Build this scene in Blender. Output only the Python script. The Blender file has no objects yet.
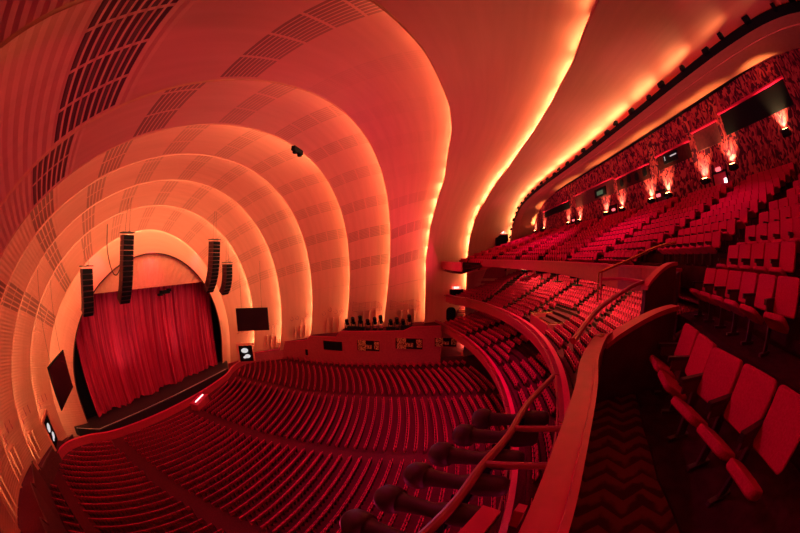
import bpy, bmesh, math, random
from math import sin, cos, pi, radians, hypot, atan2, sqrt
from mathutils import Vector, Matrix
random.seed(4)
SC = bpy.context.scene
COL = SC.collection

# ------------------------------------------------------------------ helpers
def link(name, me, mats, parent=None):
    o = bpy.data.objects.new(name, me)
    COL.objects.link(o)
    if mats is not None:
        for m in (mats if isinstance(mats, (list, tuple)) else [mats]):
            me.materials.append(m)
    if parent is not None:
        o.parent = parent
    return o

class MB:
    """collects shapes, then builds ONE mesh object"""
    def __init__(s):
        s.v = []; s.f = []; s.mi = []; s.uv = None; s.m = 0
    def add(s, vs, fs):
        b = len(s.v); s.v += [tuple(p) for p in vs]
        for f in fs:
            s.f.append(tuple(b + i for i in f)); s.mi.append(s.m)
        return s
    def box(s, c, d, R=None, taper=1.0):
        x, y, z = d[0] / 2, d[1] / 2, d[2] / 2
        vs = []
        for sz in (-1, 1):
            k = taper if sz > 0 else 1.0
            for sx, sy in ((-1, -1), (1, -1), (1, 1), (-1, 1)):
                p = Vector((sx * x * k, sy * y * k, sz * z))
                if R is not None: p = R @ p
                vs.append(Vector(c) + p)
        return s.add(vs, [(3, 2, 1, 0), (4, 5, 6, 7), (0, 1, 5, 4), (1, 2, 6, 5), (2, 3, 7, 6), (3, 0, 4, 7)])
    def rbox(s, c, d, r, R=None, seg=3):
        """slab in the xz plane (thickness along y) with rounded corners"""
        x, y, z = d[0] / 2, d[1] / 2, d[2] / 2
        out = []
        for cx, cz, a0 in ((x - r, z - r, 0), (-x + r, z - r, 90), (-x + r, -z + r, 180), (x - r, -z + r, 270)):
            for i in range(seg + 1):
                a = radians(a0 + 90 * i / seg)
                out.append((cx + r * cos(a), cz + r * sin(a)))
        n = len(out); e = min(.012, y * .5); vs = []
        for yy, k in ((-y, .0), (-y + e, 1), (y - e, 1), (y, 0)):
            for (a, b) in out:
                if k == 0:
                    a *= (x - e) / x; b *= (z - e) / z
                p = Vector((a, yy, b))
                if R is not None: p = R @ p
                vs.append(Vector(c) + p)
        fs = [tuple(range(n - 1, -1, -1))[::-1], tuple(range(3 * n, 4 * n))[::-1]]
        for k in range(3):
            for i in range(n):
                j = (i + 1) % n
                fs.append((k * n + i, (k + 1) * n + i, (k + 1) * n + j, k * n + j))
        return s.add(vs, fs)
    def tube(s, pts, r, n=8, caps=True):
        pts = [Vector(p) for p in pts]; rs = r if isinstance(r, (list, tuple)) else [r] * len(pts)
        vs = []; up0 = Vector((0, 0, 1))
        for i, p in enumerate(pts):
            t = (pts[min(i + 1, len(pts) - 1)] - pts[max(i - 1, 0)])
            if t.length < 1e-9: t = Vector((0, 0, 1))
            t.normalize()
            a = t.cross(up0)
            if a.length < 1e-3: a = t.cross(Vector((1, 0, 0)))
            a.normalize(); b = t.cross(a)
            for k in range(n):
                w = 2 * pi * k / n
                vs.append(p + rs[i] * (cos(w) * a + sin(w) * b))
        fs = []
        for i in range(len(pts) - 1):
            for k in range(n):
                l = (k + 1) % n
                fs.append((i * n + k, i * n + l, (i + 1) * n + l, (i + 1) * n + k))
        if caps:
            fs.append(tuple(range(n - 1, -1, -1))); m = (len(pts) - 1) * n
            fs.append(tuple(range(m, m + n)))
        return s.add(vs, fs)
    def prism(s, poly, z0, z1):
        n = len(poly)
        vs = [(p[0], p[1], z0) for p in poly] + [(p[0], p[1], z1) for p in poly]
        fs = [tuple(range(n - 1, -1, -1)), tuple(range(n, 2 * n))]
        for i in range(n):
            j = (i + 1) % n; fs.append((i, j, n + j, n + i))
        return s.add(vs, fs)
    def grid(s, rows, close=False):
        """rows: list of equal-length point lists"""
        n = len(rows[0]); vs = [p for r in rows for p in r]
        fs = []
        for i in range(len(rows) - 1):
            for k in range(n - 1):
                fs.append((i * n + k, i * n + k + 1, (i + 1) * n + k + 1, (i + 1) * n + k))
        return s.add(vs, fs)
    def build(s, name, mats, parent=None, smooth=False, fix=True):
        me = bpy.data.meshes.new(name)
        me.from_pydata([tuple(v) for v in s.v], [], s.f)
        me.update()
        for i, p in enumerate(me.polygons):
            p.material_index = s.mi[i]
            p.use_smooth = smooth
        if fix:
            bm = bmesh.new(); bm.from_mesh(me)
            bmesh.ops.recalc_face_normals(bm, faces=bm.faces)
            bm.to_mesh(me); bm.free()
        return link(name, me, mats, parent)

def tag(o, label=None, cat=None, group=None, kind=None):
    if label: o['label'] = label
    if cat: o['category'] = cat
    if group: o['group'] = group
    if kind: o['kind'] = kind
    return o
def struct(o, label=None):
    o['kind'] = 'structure'
    if label: o['label'] = label
    return o
def empty(name, loc, rz=0):
    o = bpy.data.objects.new(name, None); COL.objects.link(o)
    o.location = loc; o.rotation_euler = (0, 0, rz); o.empty_display_size = .1
    return o

# ------------------------------------------------------------------ materials
def mat(name, col, rough=.6, metal=0., spec=.3, sheen=0.):
    m = bpy.data.materials.new(name); m.use_nodes = True
    b = m.node_tree.nodes['Principled BSDF']
    b.inputs['Base Color'].default_value = (*col, 1)
    b.inputs['Roughness'].default_value = rough
    b.inputs['Metallic'].default_value = metal
    b.inputs['Specular IOR Level'].default_value = spec
    return m
def nodes(m): return m.node_tree.nodes, m.node_tree.links, m.node_tree.nodes['Principled BSDF']
def noisy(name, c1, c2, scale=20, rough=.7, detail=3, bump=0., spec=.3, coord='Object', stretch=None, lo=.35, hi=.65):
    m = mat(name, c1, rough, spec=spec); N, L, b = nodes(m)
    tc = N.new('ShaderNodeTexCoord'); mp = N.new('ShaderNodeMapping')
    if stretch: mp.inputs['Scale'].default_value = stretch
    L.new(tc.outputs[coord], mp.inputs['Vector'])
    t = N.new('ShaderNodeTexNoise'); t.inputs['Scale'].default_value = scale; t.inputs['Detail'].default_value = detail
    L.new(mp.outputs[0], t.inputs['Vector'])
    r = N.new('ShaderNodeValToRGB'); r.color_ramp.elements[0].position = lo; r.color_ramp.elements[1].position = hi
    r.color_ramp.elements[0].color = (*c1, 1); r.color_ramp.elements[1].color = (*c2, 1)
    L.new(t.outputs['Fac'], r.inputs['Fac']); L.new(r.outputs['Color'], b.inputs['Base Color'])
    if bump:
        bp = N.new('ShaderNodeBump'); bp.inputs['Strength'].default_value = bump; bp.inputs['Distance'].default_value = .02
        L.new(t.outputs['Fac'], bp.inputs['Height']); L.new(bp.outputs[0], b.inputs['Normal'])
    return m
def emit(name, col, s):
    m = bpy.data.materials.new(name); m.use_nodes = True
    N, L, b = nodes(m); b.inputs['Base Color'].default_value = (0, 0, 0, 1)
    b.inputs['Emission Color'].default_value = (*col, 1); b.inputs['Emission Strength'].default_value = s
    return m
def math_node(N, L, op, a, b=None, c=None):
    n = N.new('ShaderNodeMath'); n.operation = op
    for i, v in enumerate((a, b, c)):
        if v is None: continue
        if isinstance(v, (int, float)): n.inputs[i].default_value = v
        else: L.new(v, n.inputs[i])
    return n.outputs[0]

PL = (0.88, 0.31, 0.26)
def band_mat(name, grille, gs=.5, cols=4, top=.4, nbar=6., dark=(.10, .02, .035), v0=.03, v1=.97, flute=300.):
    """plaster of an arch band: U runs along the arch, V across it; grilles sit in rows"""
    m = mat(name, PL, .62, spec=.25); N, L, b = nodes(m)
    uv = N.new('ShaderNodeUVMap'); sp = N.new('ShaderNodeSeparateXYZ'); L.new(uv.outputs[0], sp.inputs[0])
    U, V = sp.outputs[0], sp.outputs[1]
    # plaster tone
    nz = N.new('ShaderNodeTexNoise'); nz.inputs['Scale'].default_value = 14; nz.inputs['Detail'].default_value = 4
    L.new(uv.outputs[0], nz.inputs['Vector'])
    rp = N.new('ShaderNodeValToRGB'); rp.color_ramp.elements[0].position = .3; rp.color_ramp.elements[1].position = .7
    rp.color_ramp.elements[0].color = (PL[0] * .93, PL[1] * .9, PL[2] * .9, 1); rp.color_ramp.elements[1].color = (*PL, 1)
    L.new(nz.outputs['Fac'], rp.inputs['Fac'])
    # fluting that runs across the band on the near side of the house
    fl = math_node(N, L, 'FRACT', math_node(N, L, 'MULTIPLY', U, flute))
    flm = math_node(N, L, 'PINGPONG', fl, .5)
    nearm = math_node(N, L, 'LESS_THAN', U, .30)
    bp = N.new('ShaderNodeBump'); bp.inputs['Strength'].default_value = .6; bp.inputs['Distance'].default_value = .12
    L.new(math_node(N, L, 'MULTIPLY', flm, nearm), bp.inputs['Height']); L.new(bp.outputs[0], b.inputs['Normal'])
    if grille:
        a = math_node(N, L, 'ABSOLUTE', math_node(N, L, 'SUBTRACT', U, .5))
        fr = math_node(N, L, 'FRACT', math_node(N, L, 'DIVIDE', math_node(N, L, 'ADD', a, .0435), .062))
        inU = math_node(N, L, 'MULTIPLY', math_node(N, L, 'LESS_THAN', fr, .34), math_node(N, L, 'LESS_THAN', a, .33))
        inV = math_node(N, L, 'MULTIPLY', math_node(N, L, 'GREATER_THAN', V, v0), math_node(N, L, 'LESS_THAN', V, v1))
        cu = math_node(N, L, 'FRACT', math_node(N, L, 'MULTIPLY', V, float(cols)))
        gapc = math_node(N, L, 'GREATER_THAN', cu, .09)
        bars = math_node(N, L, 'GREATER_THAN', math_node(N, L, 'FRACT', math_node(N, L, 'MULTIPLY', fr, nbar / .34)), .32)
        mk = math_node(N, L, 'MULTIPLY', math_node(N, L, 'MULTIPLY', inU, inV), math_node(N, L, 'MULTIPLY', gapc, bars))
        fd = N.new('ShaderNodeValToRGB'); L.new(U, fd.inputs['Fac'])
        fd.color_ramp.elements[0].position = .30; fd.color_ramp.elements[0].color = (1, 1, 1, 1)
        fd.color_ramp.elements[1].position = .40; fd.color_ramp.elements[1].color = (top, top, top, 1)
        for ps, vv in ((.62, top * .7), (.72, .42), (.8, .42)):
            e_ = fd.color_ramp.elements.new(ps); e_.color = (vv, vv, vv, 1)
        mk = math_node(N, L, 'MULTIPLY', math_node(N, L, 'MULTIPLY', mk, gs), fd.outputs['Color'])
        mx = N.new('ShaderNodeMix'); mx.data_type = 'RGBA'
        L.new(mk, mx.inputs[0]); L.new(rp.outputs['Color'], mx.inputs[6]); mx.inputs[7].default_value = (*dark, 1)
        L.new(mx.outputs[2], b.inputs['Base Color'])
    else:
        L.new(rp.outputs['Color'], b.inputs['Base Color'])
    return m

M = {}
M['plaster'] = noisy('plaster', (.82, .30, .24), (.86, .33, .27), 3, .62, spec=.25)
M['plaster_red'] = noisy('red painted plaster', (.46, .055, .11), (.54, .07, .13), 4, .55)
M['fascia'] = noisy('red balcony front', (.46, .028, .085), (.54, .04, .10), 6, .4, spec=.4)
M['carpet'] = noisy('dark red aisle carpet', (.22, .028, .035), (.34, .045, .05), 30, .95, spec=.05)
M['floor'] = noisy('red carpet floor', (.085, .008, .026), (.12, .011, .034), 8, .95, spec=.05)
M['riser'] = noisy('dark riser', (.045, .012, .018), (.07, .015, .022), 5, .9, spec=.05)
M['stage'] = noisy('black stage boards', (.022, .017, .028), (.035, .022, .034), 3, .45, spec=.3)
M['panel'] = noisy('dark maroon panel', (.10, .022, .04), (.14, .03, .05), 5, .6)
M['black'] = mat('black metal', (.007, .009, .016), .75, spec=.1)
M['dark'] = mat('dark steel', (.05, .035, .045), .5, spec=.4)
M['wood'] = mat('dark stained wood', (.035, .02, .022), .35, spec=.5)
M['seatred'] = noisy('red seat velvet', (.50, .014, .09), (.60, .02, .12), 60, .85, spec=.1)
M['seatshell'] = mat('dark seat shell', (.02, .012, .018), .45, spec=.3)
M['seatback'] = mat('maroon seat back', (.42, .014, .075), .5, spec=.3)
M['leg'] = mat('cast iron seat leg', (.10, .035, .045), .45, spec=.5)
M['rail'] = noisy('red lacquered rail cap', (.58, .008, .10), (.66, .011, .12), 9, .32, spec=.5)
M['brass'] = mat('brass rail', (.75, .35, .2), .25, metal=1.)
M['pipe'] = mat('painted pipe', (.33, .055, .065), .4, spec=.4)
M['screen'] = mat('dark screen face', (.02, .008, .014), .25, spec=.4)
M['white'] = mat('white print', (.85, .85, .85), .6)
M['gold'] = noisy('gold lattice pattern', (.12, .03, .02), (.95, .55, .25), 7, .5, detail=2, lo=.47, hi=.53)
M['cable'] = mat('steel cable', (.09, .02, .02), .5)
M['lens'] = mat('spotlight lens', (.05, .02, .03), .08, spec=.7)

def fabric_wall():
    m = mat('patterned wall fabric', (.3, .03, .04), .85, spec=.1); N, L, b = nodes(m)
    tc = N.new('ShaderNodeTexCoord'); mp = N.new('ShaderNodeMapping'); mp.inputs['Scale'].default_value = (1.7, 1, 1.0)
    L.new(tc.outputs['Object'], mp.inputs['Vector'])
    w = N.new('ShaderNodeTexNoise'); w.inputs['Scale'].default_value = 1.6; w.inputs['Detail'].default_value = 1
    L.new(mp.outputs[0], w.inputs['Vector'])
    ad = N.new('ShaderNodeMixRGB'); ad.blend_type = 'ADD'; ad.inputs[0].default_value = .9
    L.new(mp.outputs[0], ad.inputs[1]); L.new(w.outputs['Color'], ad.inputs[2])
    t = N.new('ShaderNodeTexVoronoi'); t.inputs['Scale'].default_value = 4.2; t.feature = 'F1'
    L.new(ad.outputs[0], t.inputs['Vector'])
    sp = N.new('ShaderNodeSeparateColor'); L.new(t.outputs['Color'], sp.inputs[0])
    r = N.new('ShaderNodeValToRGB'); r.color_ramp.interpolation = 'CONSTANT'
    r.color_ramp.elements[0].color = (.44, .06, .09, 1); r.color_ramp.elements[1].color = (.06, .009, .035, 1)
    r.color_ramp.elements[1].position = .62
    e = r.color_ramp.elements.new(.38); e.color = (.25, .025, .06, 1)
    L.new(sp.outputs[0], r.inputs['Fac']); L.new(r.outputs['Color'], b.inputs['Base Color'])
    return m
M['fabric'] = fabric_wall()

def herring():
    m = mat('zigzag carpet', (.2, .02, .03), .95, spec=.05); N, L, b = nodes(m)
    tc = N.new('ShaderNodeTexCoord'); sp = N.new('ShaderNodeSeparateXYZ'); L.new(tc.outputs['Object'], sp.inputs[0])
    X = math_node(N, L, 'ADD', math_node(N, L, 'MULTIPLY', sp.outputs[0], .88), math_node(N, L, 'MULTIPLY', sp.outputs[1], -.47))
    Y = math_node(N, L, 'ADD', math_node(N, L, 'MULTIPLY', sp.outputs[0], .47), math_node(N, L, 'MULTIPLY', sp.outputs[1], .88))
    tri = math_node(N, L, 'PINGPONG', Y, .17)
    k = math_node(N, L, 'FRACT', math_node(N, L, 'MULTIPLY', math_node(N, L, 'ADD', X, math_node(N, L, 'MULTIPLY', tri, .8)), 5.2))
    nz = N.new('ShaderNodeTexNoise'); nz.inputs['Scale'].default_value = 5; nz.inputs['Detail'].default_value = 4
    L.new(tc.outputs['Object'], nz.inputs['Vector'])
    k2 = math_node(N, L, 'ADD', k, math_node(N, L, 'MULTIPLY', math_node(N, L, 'SUBTRACT', nz.outputs['Fac'], .5), 1.6))
    r = N.new('ShaderNodeValToRGB'); r.color_ramp.elements[0].position = .35; r.color_ramp.elements[1].position = .6
    r.color_ramp.elements[0].color = (.07, .014, .024, 1); r.color_ramp.elements[1].color = (.20, .03, .04, 1)
    L.new(k2, r.inputs['Fac']); L.new(r.outputs['Color'], b.inputs['Base Color'])
    return m
M['zigzag'] = herring()

# ------------------------------------------------------------------ camera
cam = bpy.data.cameras.new('camera'); co = bpy.data.objects.new('camera', cam); COL.objects.link(co)
CP = Vector((-21.4, 0., 18.5)); az, pt, ro = radians(8.7), radians(-1.7), radians(-.5)
f = Vector((cos(pt) * cos(az), cos(pt) * sin(az), sin(pt)))
rt = f.cross(Vector((0, 0, 1))).normalized(); up = rt.cross(f)
r2 = cos(ro) * rt + sin(ro) * up; u2 = -sin(ro) * rt + cos(ro) * up
co.matrix_world = Matrix(((r2.x, u2.x, -f.x, CP.x), (r2.y, u2.y, -f.y, CP.y), (r2.z, u2.z, -f.z, CP.z), (0, 0, 0, 1)))
cam.type = 'PANO'
cam.panorama_type = 'FISHEYE_EQUISOLID'
cam.sensor_fit = 'HORIZONTAL'; cam.sensor_width = 36; cam.sensor_height = 36 * 533 / 800
cam.fisheye_lens = 293.8 * 36 / 800
cam.fisheye_fov = radians(220)
cam.clip_start = .05; cam.clip_end = 400
SC.camera = co

# ------------------------------------------------------------------ the arch lips
ZMIN = -2.2
SUP = {0: [38.36, 3.86, 15.42, 1.025, -.169, 1.915, .44], 1: [39.54, 2.29, 19.35, 1.052, -.204, 1.85, .01],
       2: [35.89, 2.06, 22.88, 1.004, -.22, 1.97, .10], 3: [31.49, 1.07, 26.2, .983, -.247, 1.954, -.06],
       4: [26.23, -1.17, 29.28, .989, -.265, 1.987, -.21], 5: [19.84, -3.4, 31.58, .998, -.272, 2.01, -.16],
       6: [12.65, -4.24, 32.5, 1.01, -.228, 2.006, .04]}
CY = {7: (31.3, 0., 28.4, 2.2, [(-20, 4.6), (0, 4.2), (14, 3.6), (38, 3.0), (51, 2.0), (71, -.2), (90, -.9), (98, -.7), (112, .4), (121, 1.4), (132, 3.6), (150, 4.4), (200, 4.8)]),
      8: (30.6, 8., 20., 2.8, [(-20, -3.7), (0, -3.7), (27, -3.9), (37, -4.1), (48, -4.8), (57, -5.9), (75, -7.), (92, -7.2), (101, -7.05), (110, -6.6), (119, -5.6), (132, -4.8), (150, -4.), (200, -3.7)]),
      9: (31.2, 8., 19.0, 5.0, [(-20, -9.9), (0, -9.9), (20, -11.2), (40, -12.0), (90, -12.3), (140, -12.0), (160, -11.2), (200, -9.9)])}
def lerp_tab(tab, x):
    for (a, b), (c, d) in zip(tab, tab[1:]):
        if x <= c: return b + (d - b) * max(0, (x - a)) / (c - a)
    return tab[-1][1]
def resample(pts, n):
    L = [0]
    for a, b in zip(pts, pts[1:]): L.append(L[-1] + (b - a).length)
    out = []; j = 0
    for i in range(n + 1):
        s = L[-1] * i / n
        while j < len(L) - 2 and L[j + 1] < s: j += 1
        t = (s - L[j]) / max(1e-9, L[j + 1] - L[j])
        out.append(pts[j].lerp(pts[j + 1], min(1, max(0, t))))
    return out
NS = 150
def lip(k):
    pts = []
    if k in SUP:
        Y, zc, r, el, tl, p, xc = SUP[k]
        for i in range(721):
            t = pi * (1 - i / 720)
            c, s = cos(t), sin(t)
            x = xc + r * (1 if c > 0 else -1) * abs(c) ** (2 / p); z = zc + r * el * abs(s) ** (2 / p)
            if z >= ZMIN: pts.append(Vector((x, Y + tl * z, z)))
        for e, ins in ((0, 0), (-1, None)):
            q = pts[e]
            if q.z > ZMIN + .05:
                b = Vector((q.x, Y + tl * ZMIN, ZMIN))
                if e == 0: pts.insert(0, b)
                else: pts.append(b)
    else:
        a, zc, bb, p, tab = CY[k]
        for i in range(721):
            t = 180 * (1 - i / 720); c, s = cos(radians(t)), abs(sin(radians(t)))
            # true angle table is measured in the stretched polar angle
            x = a * (1 if c > 0 else -1) * abs(c) ** (2 / p); z = zc + bb * s ** (2 / p)
            th = math.degrees(atan2((z - zc) / bb, x / a))
            pts.append(Vector((x, lerp_tab(tab, th), z)))
        y0, y1 = pts[0].y, pts[-1].y
        pts.insert(0, Vector((-a, y0, ZMIN))); pts.append(Vector((a, y1, ZMIN)))
    return resample(pts, NS)
LIPS = {k: lip(k) for k in range(10)}
def outward(P):
    out = []
    for i, p in enumerate(P):
        t = P[min(i + 1, len(P) - 1)] - P[max(i - 1, 0)]
        n = Vector((-t.z, 0, t.x)); n.normalize()
        out.append(n)
    return out
OUT = {k: outward(LIPS[k]) for k in LIPS}
GAP = {1: 1.0, 2: 1.0, 3: 1.1, 4: 1.2, 5: 1.3, 6: 1.3, 7: 1.0, 8: .8, 9: 1.2}
def slope(k, i):
    """how fast the shell behind lip k climbs away from the opening"""
    if k >= 9: return .25
    d_ = (LIPS[k + 1][i] + OUT[k + 1][i] * GAP[k + 1]) - LIPS[k][i]
    dy = max(.3, -d_.y); dr = d_.dot(OUT[k][i]) + .15 * d_.length
    return max(.05, dr / dy)
SL = {k: [slope(k, i) for i in range(NS + 1)] for k in range(1, 10)}
DEP = {k: [min(1.3, .85 * GAP[k] / SL[k][i]) for i in range(NS + 1)] for k in range(1, 10)}

def band(k, name, material, nv=8, bulge=.035):
    """shell from lip k out to the trough behind lip k+1"""
    A, B, nB = LIPS[k], LIPS[k + 1], OUT[k + 1]
    E = [B[i] + nB[i] * GAP[k + 1] + Vector((0, .15, 0)) for i in range(NS + 1)]
    me = bpy.data.meshes.new(name); vs = []; uvs = []
    for j in range(nv + 1):
        v = j / nv
        for i in range(NS + 1):
            w = (E[i] - A[i]).length
            vs.append(A[i].lerp(E[i], v) + nB[i] * (bulge * w * 4 * v * (1 - v)))
            uvs.append((i / NS, v))
    fs = []
    n = NS + 1
    for j in range(nv):
        for i in range(NS):
            fs.append((j * n + i, j * n + i + 1, (j + 1) * n + i + 1, (j + 1) * n + i))
    # closing wall of the trough
    base = len(vs)
    for i in range(n):
        vs.append(B[i] + nB[i] * GAP[k + 1] + Vector((0, -DEP[k + 1][i], 0))); uvs.append((i / NS, 1.3))
    for i in range(NS):
        fs.append((nv * n + i, nv * n + i + 1, base + i + 1, base + i))
    base2 = len(vs)
    for i in range(n):
        if k + 1 < 9:
            E2 = LIPS[k + 2][i] + OUT[k + 2][i] * GAP[k + 2]; v2 = DEP[k + 1][i] / max(.3, B[i].y - E2.y)
            v2 = min(1, v2); vs.append(B[i].lerp(E2, v2) + nB[i] * (.12 + .16 * (E2 - B[i]).length * v2 * (1 - v2)))
        else: vs.append(B[i] + nB[i] * .25 + Vector((0, -DEP[k + 1][i], 0)))
        uvs.append((i / NS, 1.5))
    for i in range(NS):
        fs.append((base + i, base + i + 1, base2 + i + 1, base2 + i))
    me.from_pydata([tuple(v) for v in vs], [], fs); me.update()
    ul = me.uv_layers.new(name='UVMap')
    for lp in me.loops: ul.data[lp.index].uv = uvs[lp.vertex_index]
    for p in me.polygons: p.use_smooth = p.index < nv * NS
    return link(name, me, material)

BM = {0: band_mat('plaster_innermost', False, flute=200.)}
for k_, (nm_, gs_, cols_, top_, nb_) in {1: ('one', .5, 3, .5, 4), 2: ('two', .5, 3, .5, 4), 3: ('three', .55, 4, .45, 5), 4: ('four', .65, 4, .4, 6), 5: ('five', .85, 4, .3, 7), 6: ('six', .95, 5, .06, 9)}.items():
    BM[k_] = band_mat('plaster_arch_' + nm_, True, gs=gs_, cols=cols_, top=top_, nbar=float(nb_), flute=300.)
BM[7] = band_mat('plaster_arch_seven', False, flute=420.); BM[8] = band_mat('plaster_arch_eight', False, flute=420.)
for k in range(9):
    struct(band(k, 'ceiling_arch', BM[k]))

# thin lip upstands that hide the cove lamps
for k in range(1, 10):
    b = MB(); P, n = LIPS[k], OUT[k]; h = .05 if k < 9 else .34
    rows = [[P[i] + Vector((0, .0, 0)) - n[i] * .03 for i in range(NS + 1)], [P[i] + n[i] * h + Vector((0, .0, 0)) for i in range(NS + 1)],
            [P[i] + n[i] * h - Vector((0, .05, 0)) for i in range(NS + 1)], [P[i] - n[i] * .03 - Vector((0, .05, 0)) for i in range(NS + 1)]]
    b.grid(rows)
    struct(b.build('trim_cove_lip', M['plaster'] if k < 9 else M['black'], fix=True))

# cove lamps: a dark channel behind each lip that carries a row of long amber lamps aimed over the next arch
AMB = (1.0, .50, .19)
STR = {1: 46, 2: 58, 3: 68, 4: 78, 5: 84, 6: 80, 7: 84, 8: 78, 9: 76}
WORDS = {1: 'innermost', 2: 'second', 3: 'third', 4: 'fourth', 5: 'fifth', 6: 'sixth', 7: 'seventh', 8: 'eighth', 9: 'outermost'}
NSEG = 30
def band_raw(k, i, v):
    A = LIPS[k][i]; B = LIPS[k + 1][i] + OUT[k + 1][i] * GAP[k + 1]
    return A.lerp(B, v)
for k in range(1, 10):
    P, n = LIPS[k], OUT[k]; b = MB()
    o = GAP[k] * (.66 if k < 4 else .55); Q = [max(.08, min(.7 * DEP[k][i], (o - .3) / SL[k][i])) if k < 9 else .35 for i in range(NS + 1)]
    b.tube([P[i] + n[i] * (o - .06) + Vector((0, -Q[i] - .05, 0)) for i in range(NS + 1)], .04, 4)
    ob = b.build('trim_cove_channel', M['black'], fix=False)
    struct(ob)
    for g in range(NSEG):
        i = int((g + .5) / NSEG * NS)
        c = P[i] + n[i] * o + Vector((0, -Q[i] + .02, 0))
        if c.z < 0: continue
        tg = band_raw(k - 1, i, .45); d = ((tg - c).normalized() * .85 + n[i] * (.2 if k < 4 else .6)).normalized()
        tv = (P[min(i + 1, NS)] - P[max(i - 1, 0)]).normalized()
        seg = (P[min(i + 2, NS)] - P[max(i - 2, 0)]).length * 1.1
        zz = -d; xx = (tv - zz * tv.dot(zz)).normalized(); yy = zz.cross(xx)
        l = bpy.data.lights.new('cove_light', 'AREA'); l.shape = 'RECTANGLE'; l.size = seg; l.size_y = .12
        dim = 1.0 if k < 6 else min(1, max(.12 if k < 8 else .03, (c.x + 19) / 14))
        boost = 2.4 if k == 5 and .44 < (g + .5) / NSEG < .56 else 1.0
        l.energy = STR[k] * dim * boost; l.color = (1.0, .70, .26) if k < 5 else (1, .62, .22) if k < 7 else (1, .58, .20)
        lo = bpy.data.objects.new('cove_light', l); COL.objects.link(lo)
        lo.matrix_world = Matrix(((xx.x, yy.x, zz.x, c.x), (xx.y, yy.y, zz.y, c.y), (xx.z, yy.z, zz.z, c.z), (0, 0, 0, 1)))

p_ = LIPS[5][int(.505 * NS)]
b = MB(); b.box(p_ + Vector((0, -.1, -.25)), (1.6, .35, .4)); b.box(p_ + Vector((-.4, -.1, -.5)), (.3, .3, .3)); b.box(p_ + Vector((.5, -.1, -.5)), (.3, .3, .3))
tag(b.build('ceiling_fixture', M['black']), 'small black fixture on the edge of an orange arch above its bright patch', 'ceiling fixture')
# soffit between the last lip and the rear wall, and the shell closing the house
WY = -16.3
b = MB(); P = LIPS[9]
rows = []
for j in range(5):
    t = j / 4
    rows.append([Vector((p.x * (1 + .02 * t), p.y + (WY - .2 - p.y) * t, p.z + (.9 * t if p.z > 20 else 0) + .02)) for p in P])
b.grid(rows)
struct(b.build('ceiling_rear_soffit', M['plaster'], smooth=True, fix=False))

# rear wall of the house
b = MB(); b.box((0, WY - .15, 25.), (70, .3, 9.6))
struct(b.build('wall_rear', M['fabric']))
b = MB(); b.box((0, -26, 9.), (70, .3, 26)); struct(b.build('wall_rear_lower', M['plaster_red']))
b = MB(); b.tube([Vector((x, WY + .12, 27.72)) for x in (-31.5, -20, -10, 0, 10, 20, 28)], .09, 6)
struct(b.build('trim_rear_cornice', M['black']))

# side walls outside everything
for s, nm in ((-1, 'wall_left'), (1, 'wall_right')):
    b = MB(); b.box((s * 33.6, 10, 6), (.3, 54, 18))
    struct(b.build(nm, M['plaster_red']))

# ------------------------------------------------------------------ stage
b = MB()
b.prism([(-17.2, 38.2), (-14.2, 35.4), (0, 35.0), (14.2, 35.4), (17.2, 38.2), (20, 44), (18, 50), (-18, 50), (-20, 44)], -1.2, 0)
struct(b.build('floor_stage', M['stage']))
b = MB(); b.box((0, 47.5, 9), (44, .3, 24))
struct(b.build('wall_stage_back', M['black']))
b = MB(); b.tube([(-17.3, 38.3, .01), (-14.0, 35.7, .02), (-7, 35.45, .02), (0, 35.35, .02), (7, 35.45, .02), (14, 35.7, .02)], .035, 4)
tag(b.build('stage_edge_line', M['white'].copy()), 'thin pale line along the front edge of the black stage floor', 'floor line')
# proscenium side legs
for s in (-1, 1):
    b = MB()
    rows = []
    for j in range(5):
        rows.append([Vector((s * (12.6 + .9 * j) + (.2 if s < 0 else 2.), 39.3 + .05 * j, z)) for z in (0, 4, 8, 12, 15.6)])
    b.grid(rows)
    o = b.build('stage_leg_drape', M['black'], fix=False)
    tag(o, 'narrow black drape at the %s edge of the red curtain' % ('left' if s < 0 else 'right'), 'drape')
# curtain
def curtain():
    N = 560; x0, x1 = -12.8, 15.4; vs = []; rows = []
    for j in range(9):
        t = j / 8; z = .15 + (15.1 - .15) * t; row = []
        for i in range(N + 1):
            x = x0 + (x1 - x0) * i / N
            ph = x * 4.6 + .9 * sin(x * 1.7) + .5 * sin(x * 3.9 + 1)
            a = .26 * (1 - .25 * t)
            y = 38.75 + a * sin(ph) + .09 * sin(ph * 2.3 + x) + .12 * sin(x * .9 + t * 1.5)
            hem = .22 * sin(x * 1.15) + .1 * sin(x * 3.1) if j == 0 else 0
            row.append(Vector((x + .05 * sin(ph * .5 + t * 3), y, z + hem)))
        rows.append(row)
    b = MB(); b.grid(rows)
    m = noisy('red velvet curtain', (.30, .010, .060), (.60, .028, .12), .8, .7, spec=.15, stretch=(5, .2, .05))
    o = b.build('stage_curtain', m, smooth=True, fix=False)
    tag(o, 'large pleated red velvet curtain closing the stage opening', 'curtain')
curtain()
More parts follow.
